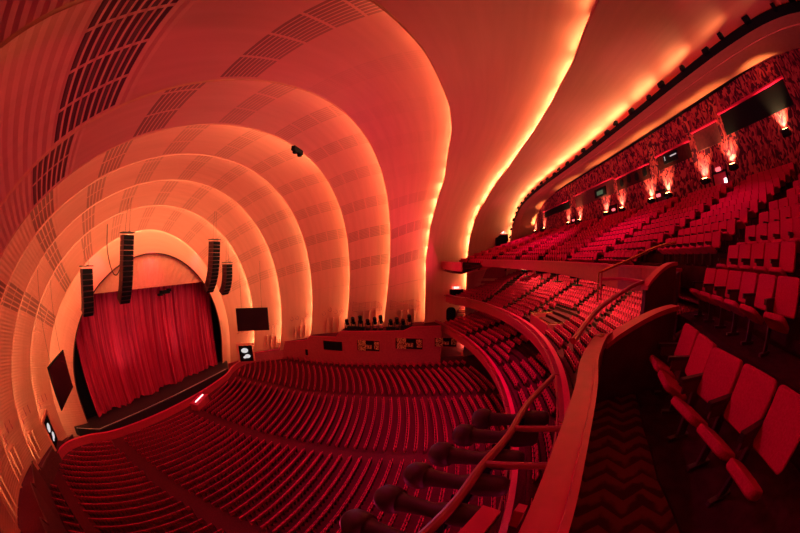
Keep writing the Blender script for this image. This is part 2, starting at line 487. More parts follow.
# sunburst valance above the curtain
def valance():
    b = MB(); rows = []; Y = 38.8
    zc = 3.86; R = 15.6
    for j in range(9):
        t = j / 8; row = []
        for i in range(97):
            x = -13.6 + .6 + 27.2 * i / 96
            zt = zc + sqrt(max(0.1, R * R - (x - .4) ** 2)) + .2
            z0 = 15.25
            z1 = max(zt, z0 + .02)
            z = z0 + (z1 - z0) * t
            an = atan2(z - 9, x - .4)
            row.append(Vector((x, Y - .169 * z + .06 * sin(an * 60), z)))
        rows.append(row)
    b.grid(rows)
    return b.build('sunburst_valance', M['plaster'], smooth=False, fix=False)
tag(valance(), 'fan ribbed half round valance glowing orange above the red curtain', 'valance')
b = MB(); b.tube([p for p in LIPS[0] if p.z > 0], .10, 6)
struct(b.build('trim_proscenium', M['cable']))

# ------------------------------------------------------------------ orchestra floor
def zf(y): return -1.2 + .06 * max(0, 20 - y)
b = MB(); rows = []
for y in [36.5, 30, 24, 20, 16, 12, 8, 4, 0, -4, -8, -12, -16]:
    rows.append([Vector((x, y, zf(y))) for x in (-33, -24, -12, 0, 12, 24, 33)])
b.grid(rows)
struct(b.build('floor_orchestra', M['floor'], fix=False))
b = MB(); b.box((0, 10, -2.6), (70, 62, .3)); struct(b.build('floor_base', M['riser']))
# pit rail
PIT = [(-28.5, 27.5), (-26.8, 31), (-24.0, 34.2), (-20.4, 36.3), (-16.2, 35.9), (-12.2, 34.3), (-6, 33.3), (0, 33.0), (6, 33.3), (12.2, 34.3), (16.2, 35.9), (20.4, 36.3), (24.0, 34.2), (26.8, 31), (28.5, 27.5)]
def smooth_path(pts, n):
    P = [Vector(p if len(p) == 3 else (*p, 0)) for p in pts]; out = []
    for i in range(len(P) - 1):
        a, b_, c, d = P[max(i - 1, 0)], P[i], P[i + 1], P[min(i + 2, len(P) - 1)]
        for k in range(n):
            t = k / n
            out.append(.5 * ((2 * b_) + (c - a) * t + (2 * a - 5 * b_ + 4 * c - d) * t * t + (3 * b_ - a - 3 * c + d) * t ** 3))
    out.append(P[-1]); return out
def ribbon_wall(path, th, z0, z1, b=None, cap=None):
    """a thin curved wall that follows a path; z0, z1 numbers or functions of the fraction"""
    b = b or MB(); n = len(path); rows = [[], [], [], [], []]
    for i, p in enumerate(path):
        t = path[min(i + 1, n - 1)] - path[max(i - 1, 0)]; t.z = 0; t.normalize(); q = Vector((-t.y, t.x, 0)) * th / 2
        a = z0(i / (n - 1)) if callable(z0) else z0; c = z1(i / (n - 1)) if callable(z1) else z1
        for r, (s, z) in zip(rows, ((1, a), (1, c), (-1, c), (-1, a), (1, a))):
            r.append(Vector((p.x + q.x * s, p.y + q.y * s, z)))
    b.grid(rows)
    for e in (0, n - 1):
        k = [rows[j][e] for j in range(4)]
        b.add(k, [(0, 1, 2, 3)])
    return b
pit = smooth_path(PIT, 6)
b = ribbon_wall(pit, .22, -1.2, -.25)
r = b.build('pit_rail', M['fascia']); tag(r, 'low curved dark red rail around the orchestra pit in front of the stage', 'rail')
ribbon_wall(pit, .34, -.25, -.17).build('rail_cap', M['rail'], r)

# console with a lit bar in front of the pit
c = empty('pit_console', (2.8, 31.6, zf(31.6)), radians(18))
tag(c, 'red topped console with one bright white light bar, at the head of the centre aisle', 'console')
b = MB(); b.box((0, 0, .45), (3.6, 1.3, .9)); b.build('console_body', M['fascia'], c)
b = MB(); b.box((0, .1, .94), (3.7, 1.4, .06)); b.build('console_top', M['rail'], c)
b = MB(); b.box((.2, .1, 1.02), (2.6, .1, .08)); b.build('light_bar', emit('white light bar', (1, .75, .75), 3.), c)

# ------------------------------------------------------------------ seats
def seat_parts():
    """the parts of one folding seat, facing +y, origin on the floor under the backrest"""
    P = {}
    R = Matrix.Rotation(radians(-13), 3, 'X')
    R = Matrix.Rotation(radians(13), 3, 'X')
    b = MB(); b.rbox((0, -.035, .685), (.465, .07, .42), .045, R, seg=4); P['backrest'] = (b, 'seatred')
    b = MB(); b.rbox((0, -.085, .665), (.45, .03, .42), .05, R, seg=3); P['back_shell'] = (b, 'seatshell')
    R2 = Matrix.Rotation(radians(-62), 3, 'X')
    b = MB(); b.rbox((0, .25, .435), (.43, .065, .36), .08, R2, seg=4); P['seat'] = (b, 'seatred')
    b = MB(); b.box((.25, .10, .63), (.055, .36, .035)); b.box((.25, .265, .615), (.05, .04, .06)); P['armrest'] = (b, 'wood')
    b = MB(); b.box((.25, .02, .31), (.035, .12, .62)); b.box((.25, .04, .02), (.06, .28, .04)); b.box((.25, .10, .56), (.028, .26, .12)); P['leg'] = (b, 'leg')
    return P
PROTO = {}
for k, (b, m) in seat_parts().items():
    me = bpy.data.meshes.new(k); me.from_pydata([tuple(v) for v in b.v], [], b.f); me.update()
    bm = bmesh.new(); bm.from_mesh(me); bmesh.ops.recalc_face_normals(bm, faces=bm.faces); bm.to_mesh(me); bm.free()
    me.materials.append(M[m]); PROTO[k] = me
def merged_seat():
    b = MB()
    R = Matrix.Rotation(radians(13), 3, 'X'); R2 = Matrix.Rotation(radians(-62), 3, 'X')
    b.m = 0; b.rbox((0, -.035, .685), (.465, .07, .42), .045, R, seg=2); b.rbox((0, .25, .435), (.43, .065, .36), .08, R2, seg=2)
    b.m = 1; b.box((.25, .10, .63), (.055, .36, .035)); b.box((0, -.085, .65), (.44, .03, .46), R)
    b.m = 2; b.box((.25, .02, .31), (.035, .12, .62))
    me = bpy.data.meshes.new('theater_seat'); me.from_pydata([tuple(v) for v in b.v], [], b.f); me.update()
    for i, p in enumerate(me.polygons): p.material_index = b.mi[i]
    bm = bmesh.new(); bm.from_mesh(me); bmesh.ops.recalc_face_normals(bm, faces=bm.faces); bm.to_mesh(me); bm.free()
    for m in ('seatred', 'wood', 'leg'): me.materials.append(M[m])
    return me
MERGED = merged_seat()

# far seats: simple seat blocks gathered in one mesh
FV = []; FF = []; FM = []
def far_seat(x, y, z, a, top_m=0):
    c, s = cos(a), sin(a)
    def P(u, v, w): return (x + u * c - v * s, y + u * s + v * c, z + w)
    def hexa(pts, m):
        b = len(FV); FV.extend(P(*p) for p in pts)
        for q in ((3, 2, 1, 0), (4, 5, 6, 7), (0, 1, 5, 4), (1, 2, 6, 5), (2, 3, 7, 6), (3, 0, 4, 7)):
            FF.append(tuple(b + i for i in q)); FM.append(2 if (m == 0 and q == (0, 1, 5, 4)) else m)
    w = .225
    # backrest leaning back, narrower at the top
    hexa([(-w, -.03, .46), (w, -.03, .46), (w, .04, .46), (-w, .04, .46), (-w * .9, -.12, .86), (w * .9, -.12, .86), (w * .9, -.05, .88), (-w * .9, -.05, .88)], 0)
    # folded seat
    hexa([(-w, .06, .30), (w, .06, .30), (w, .14, .30), (-w, .14, .30), (-w, .13, .62), (w, .13, .62), (w, .20, .62), (-w, .20, .62)], 0)
    # stanchion and arm
    hexa([(w, -.06, 0), (w + .05, -.06, 0), (w + .05, .12, 0), (w, .12, 0), (w, -.08, .62), (w + .05, -.08, .62), (w + .05, .24, .62), (w, .24, .62)], 1)

def Ssq(x):
    x = abs(x); return x * x if x < 20 else 400 + (x - 20) * 15
def dSsq(x):
    s = 1 if x > 0 else -1; return 2 * x if abs(x) < 20 else 15 * s
# third mezzanine rows
def m3y(j, x): return -7.6 + .0133 * Ssq(x) if j < 1 else -8.85 - .64 * (j - 1) + (.0123 - .00094 * (j - 1)) * Ssq(x)
def m3a(j, x): return math.atan((.0133 if j < 1 else .0123 - .00094 * (j - 1)) * dSsq(x))
def m3z(j): return 16.9 + (0 if j < 1 else .55 + .43 * (j - 1) - .065 * max(0, j - 3))
# aisles at these x (at row 2) drifting to the side towards the rear wall
AIS3 = [-29.4, -23.2, -17.2, -12.0, -6.4, -.8, 5.2, 10.6, 16.2, 22.0, 28.0]
def ais3(a, j):
    return a - (.16 * (j - 2) if abs(a) < 31 and a < 0 else -.0 * j) if a < 4 else a - .05 * (j - 2)
SEATS3 = []     # (dist, x, y, z, angle, row, block, number)
for j in range(13):
    for bi in range(len(AIS3) - 1):
        xa, xb = ais3(AIS3[bi], j) + .55, ais3(AIS3[bi + 1], j) - .55
        # step along the arc
        x = xa; n = 0; lst = []
        while True:
            a = m3a(j, x); x2 = x + .5 * cos(a)
            if x2 > xb: break
            xm = (x + x2) / 2; lst.append((xm, m3a(j, xm))); x = x2
        for q, (xm, a) in enumerate(lst):
            if j < 2 and abs(xm) < 17.2: continue
            if j == 0 and xm > -19.0: continue
            if j < 3 and -17.2 < xm < -11.4: continue
            if abs(xm) > 30.2 or abs(xm) > 29.2 and j > 9: continue
            SEATS3.append([xm, m3y(j, xm), m3z(j), a, j, bi, q, len(lst)])
def cam_uv(p):
    d = Vector(p) - CP; x, y, z = d.dot(r2), d.dot(u2), d.dot(f)
    rr = hypot(x, y) + 1e-9; th = atan2(rr, z); g = 2 * sin(th / 2) * 293.8
    return 400 + g * x / rr, 266.5 - g * y / rr, d.length
vis = []
for s in SEATS3:
    u, v, d = cam_uv((s[0], s[1], s[2] + .65))
    if -6 < u < 806 and -6 < v < 545: vis.append((d, s))
vis.sort(key=lambda t: t[0])
near = [s for d, s in vis[:300]]
nearid = {id(s) for s in near}
ORD = ['first', 'second', 'third', 'fourth', 'fifth', 'sixth', 'seventh', 'eighth', 'ninth', 'tenth', 'eleventh', 'twelfth', 'thirteenth', 'fourteenth']
nearest_ais = {}
for i, s in enumerate(near):
    x, y, z, a, j, bi, q, n = s
    rz = a
    t = None
    if i < 110:
        t = empty('theater_seat', (x, y, z), rz)
        for k, me in PROTO.items():
            o = bpy.data.objects.new(k, me); COL.objects.link(o); o.parent = t
    else:
        t = bpy.data.objects.new('theater_seat', MERGED); COL.objects.link(t)
        t.location = (x, y, z); t.rotation_euler = (0, 0, rz)
    # block 1 lies behind the camera's side, block 2 right beyond the first stair aisle, and so on
    blk = {1: 'nearest block', 2: 'second block', 3: 'third block', 4: 'fourth block', 5: 'fifth block', 6: 'sixth block', 0: 'side wall block'}.get(bi, 'far block')
    tag(t, 'red folding seat, %s row from the rail, %s, %s from far aisle' % (ORD[j - (0 if x < -17.2 else 3 if x < -11.4 else 2)], blk, ORD[n - 1 - q]), 'theater seat', 'red folding seats of the upper mezzanine')
for d, s in vis[300:]: far_seat(*s[:4])

# steps (floor) of the third mezzanine
b = MB()
XS = [-31.5 + 63 * i / 84 for i in range(85)]
for j in range(13):
    fr = [Vector((x, m3y(j, x) + (.50), m3z(j))) for x in XS]
    lo = [Vector((x, m3y(j, x) + (.50), m3z(j) - .62)) for x in XS]
    bk = [Vector((x, max(WY, m3y(j + 1, x) + .50) if j < 12 else WY, m3z(j))) for x in XS]
    seg = [i for i, x in enumerate(XS) if not (j < 1 and abs(x) < 18.6) and not (j < 2 and abs(x) < 17.0) and not (j < 3 and -17.0 < x < -11.8)]
    runs = []
    for i in seg:
        if runs and runs[-1][-1] == i - 1: runs[-1].append(i)
        else: runs.append([i])
    for r in runs:
        b.m = 1; b.grid([[lo[i] for i in r], [fr[i] for i in r]]); b.m = 0; b.grid([[fr[i] for i in r], [bk[i] for i in r]])
b.m = 0
M['mezzfloor'] = noisy('dark mezzanine floor', (.05, .010, .022), (.08, .014, .03), 8, .9, spec=.05)
struct(b.build('floor_upper_mezzanine', [M['mezzfloor'], M['riser']], fix=False))
NP_ = smooth_path([(-26.5, 2.9), (-24.2, 1.4), (-22.4, .42), (-21.4, -.09), (-20.72, -.43), (-20.35, -.63), (-19.78, -.97), (-19.3, -1.24), (-18.75, -1.66), (-18.6, -1.85)], 6)
# walkway in front of the first row
def railc(x):
    a = m3y(2, x) + .95; b_ = m3y(3, x) + .95
    t = min(1, max(0, (-x - 11.4) / 1.2))
    return a + (b_ - a) * t if x > -17.9 else m3y(0, x) + 1.2
b = MB(); top = []; und = []
for x in XS:
    jj = 3 if -17.9 < x < -11.8 else 2 if abs(x) < 17.9 else 0
    top.append(Vector((x, m3y(jj, x) + .52, 17.45 if abs(x) < 17.9 else 16.9)))
b2 = [Vector((x, (railc(x) if abs(x) < 17.9 else m3y(0, x) + 1.0) - .0, p.z)) for x, p in zip(XS, top)]
def par_y(x): return lerp_tab(sorted((p.x, p.y) for p in NP_), x)
for i_, x in enumerate(XS):
    if x < -18.55: b2[i_].y = par_y(x)
b.grid([top, b2])
b3 = [Vector((p.x, p.y, 17.3 if abs(p.x) < 17.9 else 16.25)) for p in b2]
b4 = [Vector((x, -13, 18.6)) for x in XS]
struct(b.build('floor_mezzanine_walkway', M['zigzag'], fix=False))
b = MB(); b.grid([b3, b4, [Vector((x, WY + .05, 20.6)) for x in XS], [Vector((x, -26, 20.8)) for x in XS]])
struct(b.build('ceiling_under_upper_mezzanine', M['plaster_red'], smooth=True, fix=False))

# front of the upper mezzanine: centre and far side
def path_fn(fn, x0, x1, n): return [Vector((x0 + (x1 - x0) * i / n, fn(x0 + (x1 - x0) * i / n), 0)) for i in range(n + 1)]
b = MB(); b.prism([(-18.75, -2.9), (-17.45, -4.2), (-15.2, -6.3), (-15.0, -8.0), (-18.75, -6.0)], 16.6, 16.895)
struct(b.build('floor_landing', M['mezzfloor']))
ld = [Vector((-17.4, -4.3, 0)), Vector((-16.6, -5.1, 0)), Vector((-15.3, railc(-15.3), 0))]
struct(ribbon_wall(ld, .1, 16.8, 18.15).build('wall_landing', M['panel']))
pc = path_fn(railc, -15.3, 17.9, 60)
struct(ribbon_wall(pc, .22, 17.3, 18.15).build('wall_upper_mezzanine_front', M['fascia']))
struct(ribbon_wall(pc, .32, 18.15, 18.23).build('trim_upper_mezzanine_cap', M['rail']))
pf = path_fn(lambda x: m3y(0, x) + 1.0, 17.9, 31.4, 16)
struct(ribbon_wall(pf, .22, 16.6, 17.75).build('wall_upper_mezzanine_far_front', M['fascia']))
struct(ribbon_wall(pf, .36, 17.75, 17.85).build('trim_upper_mezzanine_far_cap', M['rail']))

# near parapet beside the camera
par = ribbon_wall(NP_, .12, 16.3, 17.62).build('near_parapet', M['fascia'])
tag(par, 'red balcony parapet beside the zigzag carpet, running away along the near walkway', 'parapet')
def offset(path, d):
    out = []
    for i, p in enumerate(path):
        t = path[min(i + 1, len(path) - 1)] - path[max(i - 1, 0)]; t.z = 0; t.normalize()
        out.append(p + Vector((-t.y, t.x, 0)) * d)
    return out
ribbon_wall(offset(NP_, .015), .13, 17.62, 17.67).build('parapet_cap', M['rail'], par)
ribbon_wall(offset(NP_, -.065), .035, 17.58, 17.70).build('inner_rail', M['rail'], par)
b = MB()
for i in (50,):
    p = NP_[i]; b.box((p.x, p.y, 17.675), (.10, .10, .012))
b.build('rail_bracket', M['brass'], par)

# partition panels with curved caps at the end of the walkway
def partition(name, p0, p1, zb, z0, z1, label):
    """p0->p1 in plan; top rises from z0 to z1 along a curve"""
    t = empty(name, (0, 0, 0)); tag(t, label, 'partition')
    n = 10; pts = []; 
    for i in range(n + 1):
        u = i / n; x = p0[0] + (p1[0] - p0[0]) * u; y = p0[1] + (p1[1] - p0[1]) * u
        pts.append(Vector((x, y, z0 + (z1 - z0) * sin(u * pi / 2) ** .8)))
    path = [Vector((p.x, p.y, 0)) for p in pts]
    zt = lambda fr: pts[int(round(fr * n))].z
    ribbon_wall(path, .08, zb, zt).build('panel', M['panel'], t)
    ribbon_wall(path, .16, zt, lambda fr: zt(fr) + .06).build('curved_cap', M['rail'], t)
    return t
partition('walkway_partition', (-18.72, -1.75), (-18.62, -3.05), 16.85, 17.56, 17.86, 'dark panel with curved red cap closing the end of the zigzag carpet')
partition('aisle_partition', (-17.55, -3.3), (-17.35, -4.35), 17.2, 18.0, 18.38, 'smaller dark curved panel standing beyond the first one by the stair')
b = MB(); b.tube(smooth_path([(-18.9, -1.25, 17.72), (-18.1, -2.0, 17.86), (-17.6, -2.9, 18.05), (-17.45, -3.35, 18.12)], 5), .035, 8)
tag(b.build('stair_handrail', M['rail']), 'curved red handrail bending from the near parapet to the second panel', 'handrail')
b = MB(); b.tube(smooth_path([(-16.7, -2.9, 18.12), (-17.0, -3.2, 18.14), (-17.45, -3.45, 18.1)], 5), .03, 8)
tag(b.build('corner_handrail', M['rail']), 'short straight red rail meeting the curved handrail', 'handrail')
for q, (dx) in enumerate((0, .28)):
    b = MB(); b.tube(smooth_path([(-14.2 + dx, -4.3 - dx, 18.1), (-14.8 + dx, -5.0 - dx, 18.45), (-15.4 + dx, -5.6 - dx, 18.78), (-15.9 + dx, -6.0 - dx, 18.9)], 5), .03, 8)
    b.tube([(-14.2 + dx, -4.3 - dx, 18.1), (-14.2 + dx, -4.3 - dx, 17.3)], .025, 8)
    tag(b.build('stair_grab_rail', M['brass'] if q == 0 else M['rail']), 'thin %s rail sloping up above the balcony front by the stair' % ('brass' if q == 0 else 'red'), 'handrail')

# ------------------------------------------------------------------ second mezzanine
def m2f(x): return -8.5 + .0115 * (min(x, 27) - 5) ** 2 + max(0, x - 25) * .45
def m2y(j, x): return m2f(x) - 1.3 - .88 * j
def m2z(j): return 11.2 + .32 * j
def m2a(x): return math.atan(.023 * (min(x, 27) - 5))
def m1f(x): return -5.65 + .0092 * (x - 3) ** 2
def m1y(j, x): return m1f(x) - 1.3 - .88 * j
def m1z(j): return 6.3 + .30 * j
def m1a(x): return math.atan(.0184 * (x - 3))
def terrace(name, fy, fz, n, x0, x1, zfront, back):
    b = MB(); X = [x0 + (x1 - x0) * i / 60 for i in range(61)]
    for j in range(n):
        fr = [Vector((x, fy(j, x) + .42, fz(j))) for x in X]; lo = [p - Vector((0, 0, .36)) for p in fr]
        bk = [Vector((x, fy(j + 1, x) + .42, fz(j))) for x in X]
        b.m = 1; b.grid([lo, fr]); b.m = 0; b.grid([fr, bk])
    b.m = 0; b.grid([[Vector((x, fy(0, x) + 1.35, fz(0) - .15)) for x in X], [Vector((x, fy(0, x) + .42, fz(0) - .15)) for x in X]])
    return struct(b.build(name, [M['floor'], M['riser']], fix=False))
terrace('floor_middle_mezzanine', m2y, m2z, 18, -31.4, 31.4, 11.2, -18)
terrace('floor_lower_mezzanine', m1y, m1z, 10, -31.4, 31.4, 6.3, -14)
def front(name, fn, z0, z1, x0, x1, lab):
    p = path_fn(fn, x0, x1, 60)
    struct(ribbon_wall(p, .22, z0, z1).build('wall_' + name, M['fascia']))
    struct(ribbon_wall(p, .34, z1, z1 + .08).build('trim_' + name, M['rail']))
    q = offset(p, .45)
    t = MB(); t.tube([Vector((v.x, v.y, z1 - .15)) for v in q], .05, 6)
    for i in range(4, 60, 5): t.tube([(q[i].x, q[i].y, z1 - .15), (p[i].x, p[i].y, z1 - .25)], .03, 5)
    tag(t.build('lighting_rail', M['pipe']), lab, 'pipe')
front('middle_mezzanine_front', m2f, 10.6, 11.95, -31.4, 31.4, 'long curved lighting pipe in front of the middle balcony')
front('lower_mezzanine_front', m1f, 5.7, 7.15, -31.4, 31.4, 'long curved lighting pipe in front of the lowest balcony')
b = MB(); X = [-31.4 + 62.8 * i / 30 for i in range(31)]
b.grid([[Vector((x, m2f(x), 10.6)) for x in X], [Vector((x, -14, 10.4)) for x in X], [Vector((x, -26, 11.)) for x in X]])
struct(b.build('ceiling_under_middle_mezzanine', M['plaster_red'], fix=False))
b = MB(); b.grid([[Vector((x, m1f(x), 5.7)) for x in X], [Vector((x, -14, 5.0)) for x in X], [Vector((x, -26, 5.)) for x in X]])
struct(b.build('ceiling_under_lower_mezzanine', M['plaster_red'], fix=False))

def block_rows(rows, fy, fz, fa, aisles, half=.5, skip=None, xr=(-30.6, 30.6)):
    for j in rows:
        al = sorted(a(j) if callable(a) else a for a in aisles)
        for xa, xb in zip([xr[0] - half] + al, al + [xr[1] + half]):
            x = xa + half
            while True:
                a = fa(x); x2 = x + .53 * cos(a)
                if x2 > xb - half: break
                xm = (x + x2) / 2; x = x2
                y = fy(j, xm)
                if skip and skip(xm, y): continue
                u, v, d = cam_uv((xm, y, fz(j) + .6))
                if not (-10 < u < 810 and -10 < v < 548): continue
                far_seat(xm, y, fz(j), a)
def fan(a, y0=-9.): return lambda j: a + (.42 * j if a > -4 else .42 * j * (a + 12) / 8 if a > -12 else 0)
block_rows(range(18), m2y, m2z, m2a, [fan(a) for a in (-24, -17.5, -12, -6, -1, 5, 11, 17, 23)],
           skip=lambda x, y: y < -25 or (4.2 < x < 10.4 and -13.6 < y < -8.9))
block_rows(range(9), m1y, m1z, m1a, [-24, -17, -10.5, -4, 2.5, 9, 15.5, 22], skip=lambda x, y: (8 < x < 12.5 and -11 < y < -8.))
# vomitories (entrance wells) in the two lower mezzanines
for nm, x0, x1, y0, y1, z0, z1, lab in (('entrance_well', 4.4, 10.2, -13.4, -9.9, 11.0, 12.25, 'dark red walled entrance well cut into the middle balcony seats'),):
    t = empty(nm, ((x0 + x1) / 2, (y0 + y1) / 2, 0)); t.location = ((x0 + x1) / 2, (y0 + y1) / 2, z0); tag(t, lab, 'entrance well')
    w, d, h = x1 - x0, y1 - y0, z1 - z0
    b = MB(); b.box((0, d / 2, h / 2), (w, .15, h)); b.box((-w / 2, 0, h / 2), (.15, d, h)); b.box((w / 2, 0, h / 2), (.15, d, h)); b.build('well_wall', M['fascia'], t)
    b = MB(); b.box((0, 0, .42), (w, d, .05)); b.build('well_floor', M['black'], t)
    b = MB(); b.tube([(-w / 2, -d / 2, h + .1), (-w / 2, d / 2, h + .1), (w / 2, d / 2, h + .1), (w / 2, -d / 2, h + .1)], .05, 6); b.build('well_rail', M['brass'], t)

# ------------------------------------------------------------------ orchestra seats, concentric rows
def oy(R): return lambda x: 60 - sqrt(R * R - x * x)
def orch():
    R = 26.5
    while R < 69:
        xs = [-13.0, -.2 + .0, 13.4]
        y0 = 60 - R
        w = min(27.0, 16 + (R - 27) * 1.5)
        edge = 25.6 if y0 < 22 else 25.6 - (y0 - 22) * .25
        al = [-24.2 - (.0), -12.6, .6, 13.8, 24.6]
        if y0 < 8: al = al
        seg = list(zip([-27.6] + al, al + [27.8]))
        for xa, xb in seg:
            th = math.asin(max(-1, min(1, (xa + .75) / R))); the = math.asin(max(-1, min(1, (xb - .75) / R)))
            st = .53 / R
            while th + st < the:
                tm = th + st / 2; th += st
                x = R * sin(tm); y = 60 - R * cos(tm)
                if y > lerp_tab([(0, 33.0), (6, 33.3), (12.2, 34.3), (16.2, 35.9), (20.4, 36.3), (24, 34.2), (26.8, 31), (30, 26)], abs(x)) - 1.5: continue
                if abs(x - 2.8) < 2.4 and y > 30.3: continue
                if y < -12: continue
                # cross aisle
                z = zf(y)
                u, v, d = cam_uv((x, y, z + .7))
                if not (-10 < u < 810 and -10 < v < 548): continue
                far_seat(x, y, z, tm)
        R += .98
orch()
me = bpy.data.meshes.new('theater_seats'); me.from_pydata(FV, [], FF); me.update()
me.polygons.foreach_set('material_index', FM)
bm = bmesh.new(); bm.from_mesh(me); bmesh.ops.recalc_face_normals(bm, faces=bm.faces); bm.to_mesh(me); bm.free()
o = link('theater_seats', me, [M['seatred'], M['seatshell'], M['seatback']])
tag(o, 'thousands of red folding seats in curved rows on the floor and farther balconies', 'theater seats', kind='stuff')

# ------------------------------------------------------------------ side ramps (choral stairs), both sides
PROF = [(39.5, -1.2), (37.4, -.6), (36.0, .6), (31.5, .9), (30.8, 2.4), (25.6, 3.0), (24.8, 3.9), (19.4, 4.1), (18.6, 5.3), (7.0, 5.9), (5.6, 6.6), (0.5, 6.9)]
def ramp(s):
    X0 = lambda y: s * (27.4 if y < 30 else 27.4 - (y - 30) * .95)
    X1 = s * 33.4
    t = MB()
    # inner face, top
    top_in = [Vector((X0(y), y, z)) for y, z in PROF]; bot = [Vector((X0(y), y, -2.2)) for y, z in PROF]
    top_out = [Vector((X1, y, z)) for y, z in PROF]
    t.grid([bot, top_in])
    t2 = MB(); t2.grid([top_in, top_out]); struct(t2.build('floor_ramp_' + ('left' if s < 0 else 'right'), M['floor'], fix=False))
    o = struct(t.build('wall_ramp_' + ('left' if s < 0 else 'right'), M['panel'] if s < 0 else M['plaster_red'], fix=True))
    c = MB(); c.tube([p + Vector((0, 0, .03)) for p in top_in], .12, 6); struct(c.build('trim_ramp_cap', M['panel'] if s < 0 else M['rail']))
for s in (-1, 1): ramp(s)
# openings in the right ramp wall
WIN = [(29.0, 25.4, -.1, 1.25, 'dark'), (22.1, 18.2, 1.5, 3.4, 'dark'), (15.4, 11.2, 1.9, 4.0, 'gold'), (8.4, 3.6, 2.6, 4.7, 'gold'), (1.6, -2.2, 3.2, 4.9, 'gold')]
for n, (ya, yb, z0, z1, kd) in enumerate(WIN):
    for s in (1,):
        x = s * 27.36
        w = empty('window_%d' % (n + 1), (x, (ya + yb) / 2, (z0 + z1) / 2)); w['kind'] = 'structure'
        L_, H = ya - yb, z1 - z0
        b = MB(); b.box((0, 0, 0), (.06, L_, H)); b.build('opening', M['black'], w)
        if kd == 'gold':
            b = MB(); b.box((-s * .05, L_ * .28, 0), (.05, L_ * .34, H * .9)); b.box((-s * .05, -L_ * .36, H * .05), (.05, L_ * .2, H * .7)); b.box((-s * .05, 0, -H * .1), (.05, L_ * .3, H * .35)); b.build('lattice_panel', M['gold'], w)
        b = MB()
        for dz in (-1, 1): b.box((-s * .06, 0, dz * H / 2), (.12, L_ + .2, .12))
        for dy in (-1, 1): b.box((-s * .06, dy * L_ / 2, 0), (.12, .12, H))
        b.build('window_frame', M['fascia'], w)

# surface point on a band: fraction along arch and across
def band_pt(k, u, v, inset=0.):
    i = u * NS; i0 = int(i); t = i - i0
    A = LIPS[k][i0].lerp(LIPS[k][min(i0 + 1, NS)], t); n = OUT[k + 1][i0]
    B = LIPS[k + 1][i0].lerp(LIPS[k + 1][min(i0 + 1, NS)], t) + n * GAP[k + 1]
    w = (B - A).length
    return A.lerp(B, v) + n * (.035 * w * 4 * v * (1 - v)) - n * inset
def u_for_z(k, z, v, side):
    best = None
    for i in range(NS):
        if (LIPS[k][i].x > 0) != (side > 0): continue
        p = band_pt(k, i / NS, v)
        if best is None or abs(p.z - z) < best[0]: best = (abs(p.z - z), i / NS)
    return best[1]
# pilaster groups and roundel ornaments low on each arch band
for side in (1, -1):
    for k, zlo, zhi, zo in ((1, .4, 2.6, 5.0), (2, 1.4, 3.8, 6.0), (3, 3.3, 5.8, 7.2), (4, 4.4, 7.2, 8.6), (5, 5.6, 8.6, 0), (6, 6.2, 9.0, 0)):
        t = empty('trim_%d' % (k if side > 0 else k + 6), (0, 0, 0)); t['kind'] = 'structure'
        for q in range(3):
            b = MB(); v = .42 + .16 * q
            p0 = band_pt(k, u_for_z(k, zlo, v, side), v, .05); p1 = band_pt(k, u_for_z(k, zhi, v, side), v, .05)
            b.tube([p0, p1], .14, 6); b.build('pilaster', M['plaster'], t)
        if zo:
            b = MB()
            for q in range(4):
                v = .3 + .16 * q; c0 = band_pt(k, u_for_z(k, zo + .25 * (q % 2), v, side), v, .12)
                ring = [c0 + Vector((side * .05 * cos(a) * 0, .38 * cos(a), .38 * sin(a))) for a in [2 * pi * m_ / 12 for m_ in range(13)]]
                b.tube(ring, .05, 5, caps=False)
            b.build('roundel_ornament', M['plaster_red'], t)
        if k >= 5:
            b = MB()
            for zz in (zhi + .3, zhi + 1.0, zhi + 1.9):
                b.tube([band_pt(k, u_for_z(k, zz, v, side), v, .12) for v in (.1, .3, .5, .7, .88)], .035, 5)
            for v in (.12, .28, .44, .6, .76, .88):
                b.tube([band_pt(k, u_for_z(k, zhi + .3, v, side), v, .12), band_pt(k, u_for_z(k, zhi + 1.9, v, side), v, .12)], .03, 5)
            b.build('railing_lattice', M['plaster_red'], t)

# posters on the lowest wall by the stage
for s, lab in ((1, 'tall black poster with two white shapes under the dark screen, far side of stage'), (-1, 'tall black poster with white shapes on the near side wall, below the tilted screen')):
    t = empty('wall_poster', (s * 18.9, 34.4, .2), 0); tag(t, lab, 'poster', 'posters beside the stage')
    t.rotation_euler = (0, 0, -s * radians(52))
    if s < 0: t.location = (-21.9, 31.4, 2.6); t.scale = (.8, .8, .9); t.rotation_euler = (0, 0, radians(62))
    b = MB(); b.box((0, 0, 1.5), (2.6, .08, 3.0)); b.build('poster_board', M['black'], t)
    b = MB()
    for cx, cz, rr in ((-.2, 2.1, .62), (.25, 1.0, .5), (-.3, .8, .3)):
        b.add([(cx + rr * cos(a) * 1.1, -.06, cz + rr * .75 * sin(a)) for a in [2 * pi * i / 18 for i in range(18)]], [tuple(range(18))])
    b.build('white_figure', emit('glowing white figure', (1., .95, .95), .55), t)  # white shapes given a faint emission of their own
    b = MB(); b.box((-1.5, 0, 1.6), (.3, .3, 3.2)); b.box((1.5, 0, 1.6), (.3, .3, 3.2)); b.box((0, 0, 3.3), (3.4, .35, .25)); b.build('poster_frame', M['plaster'], t)

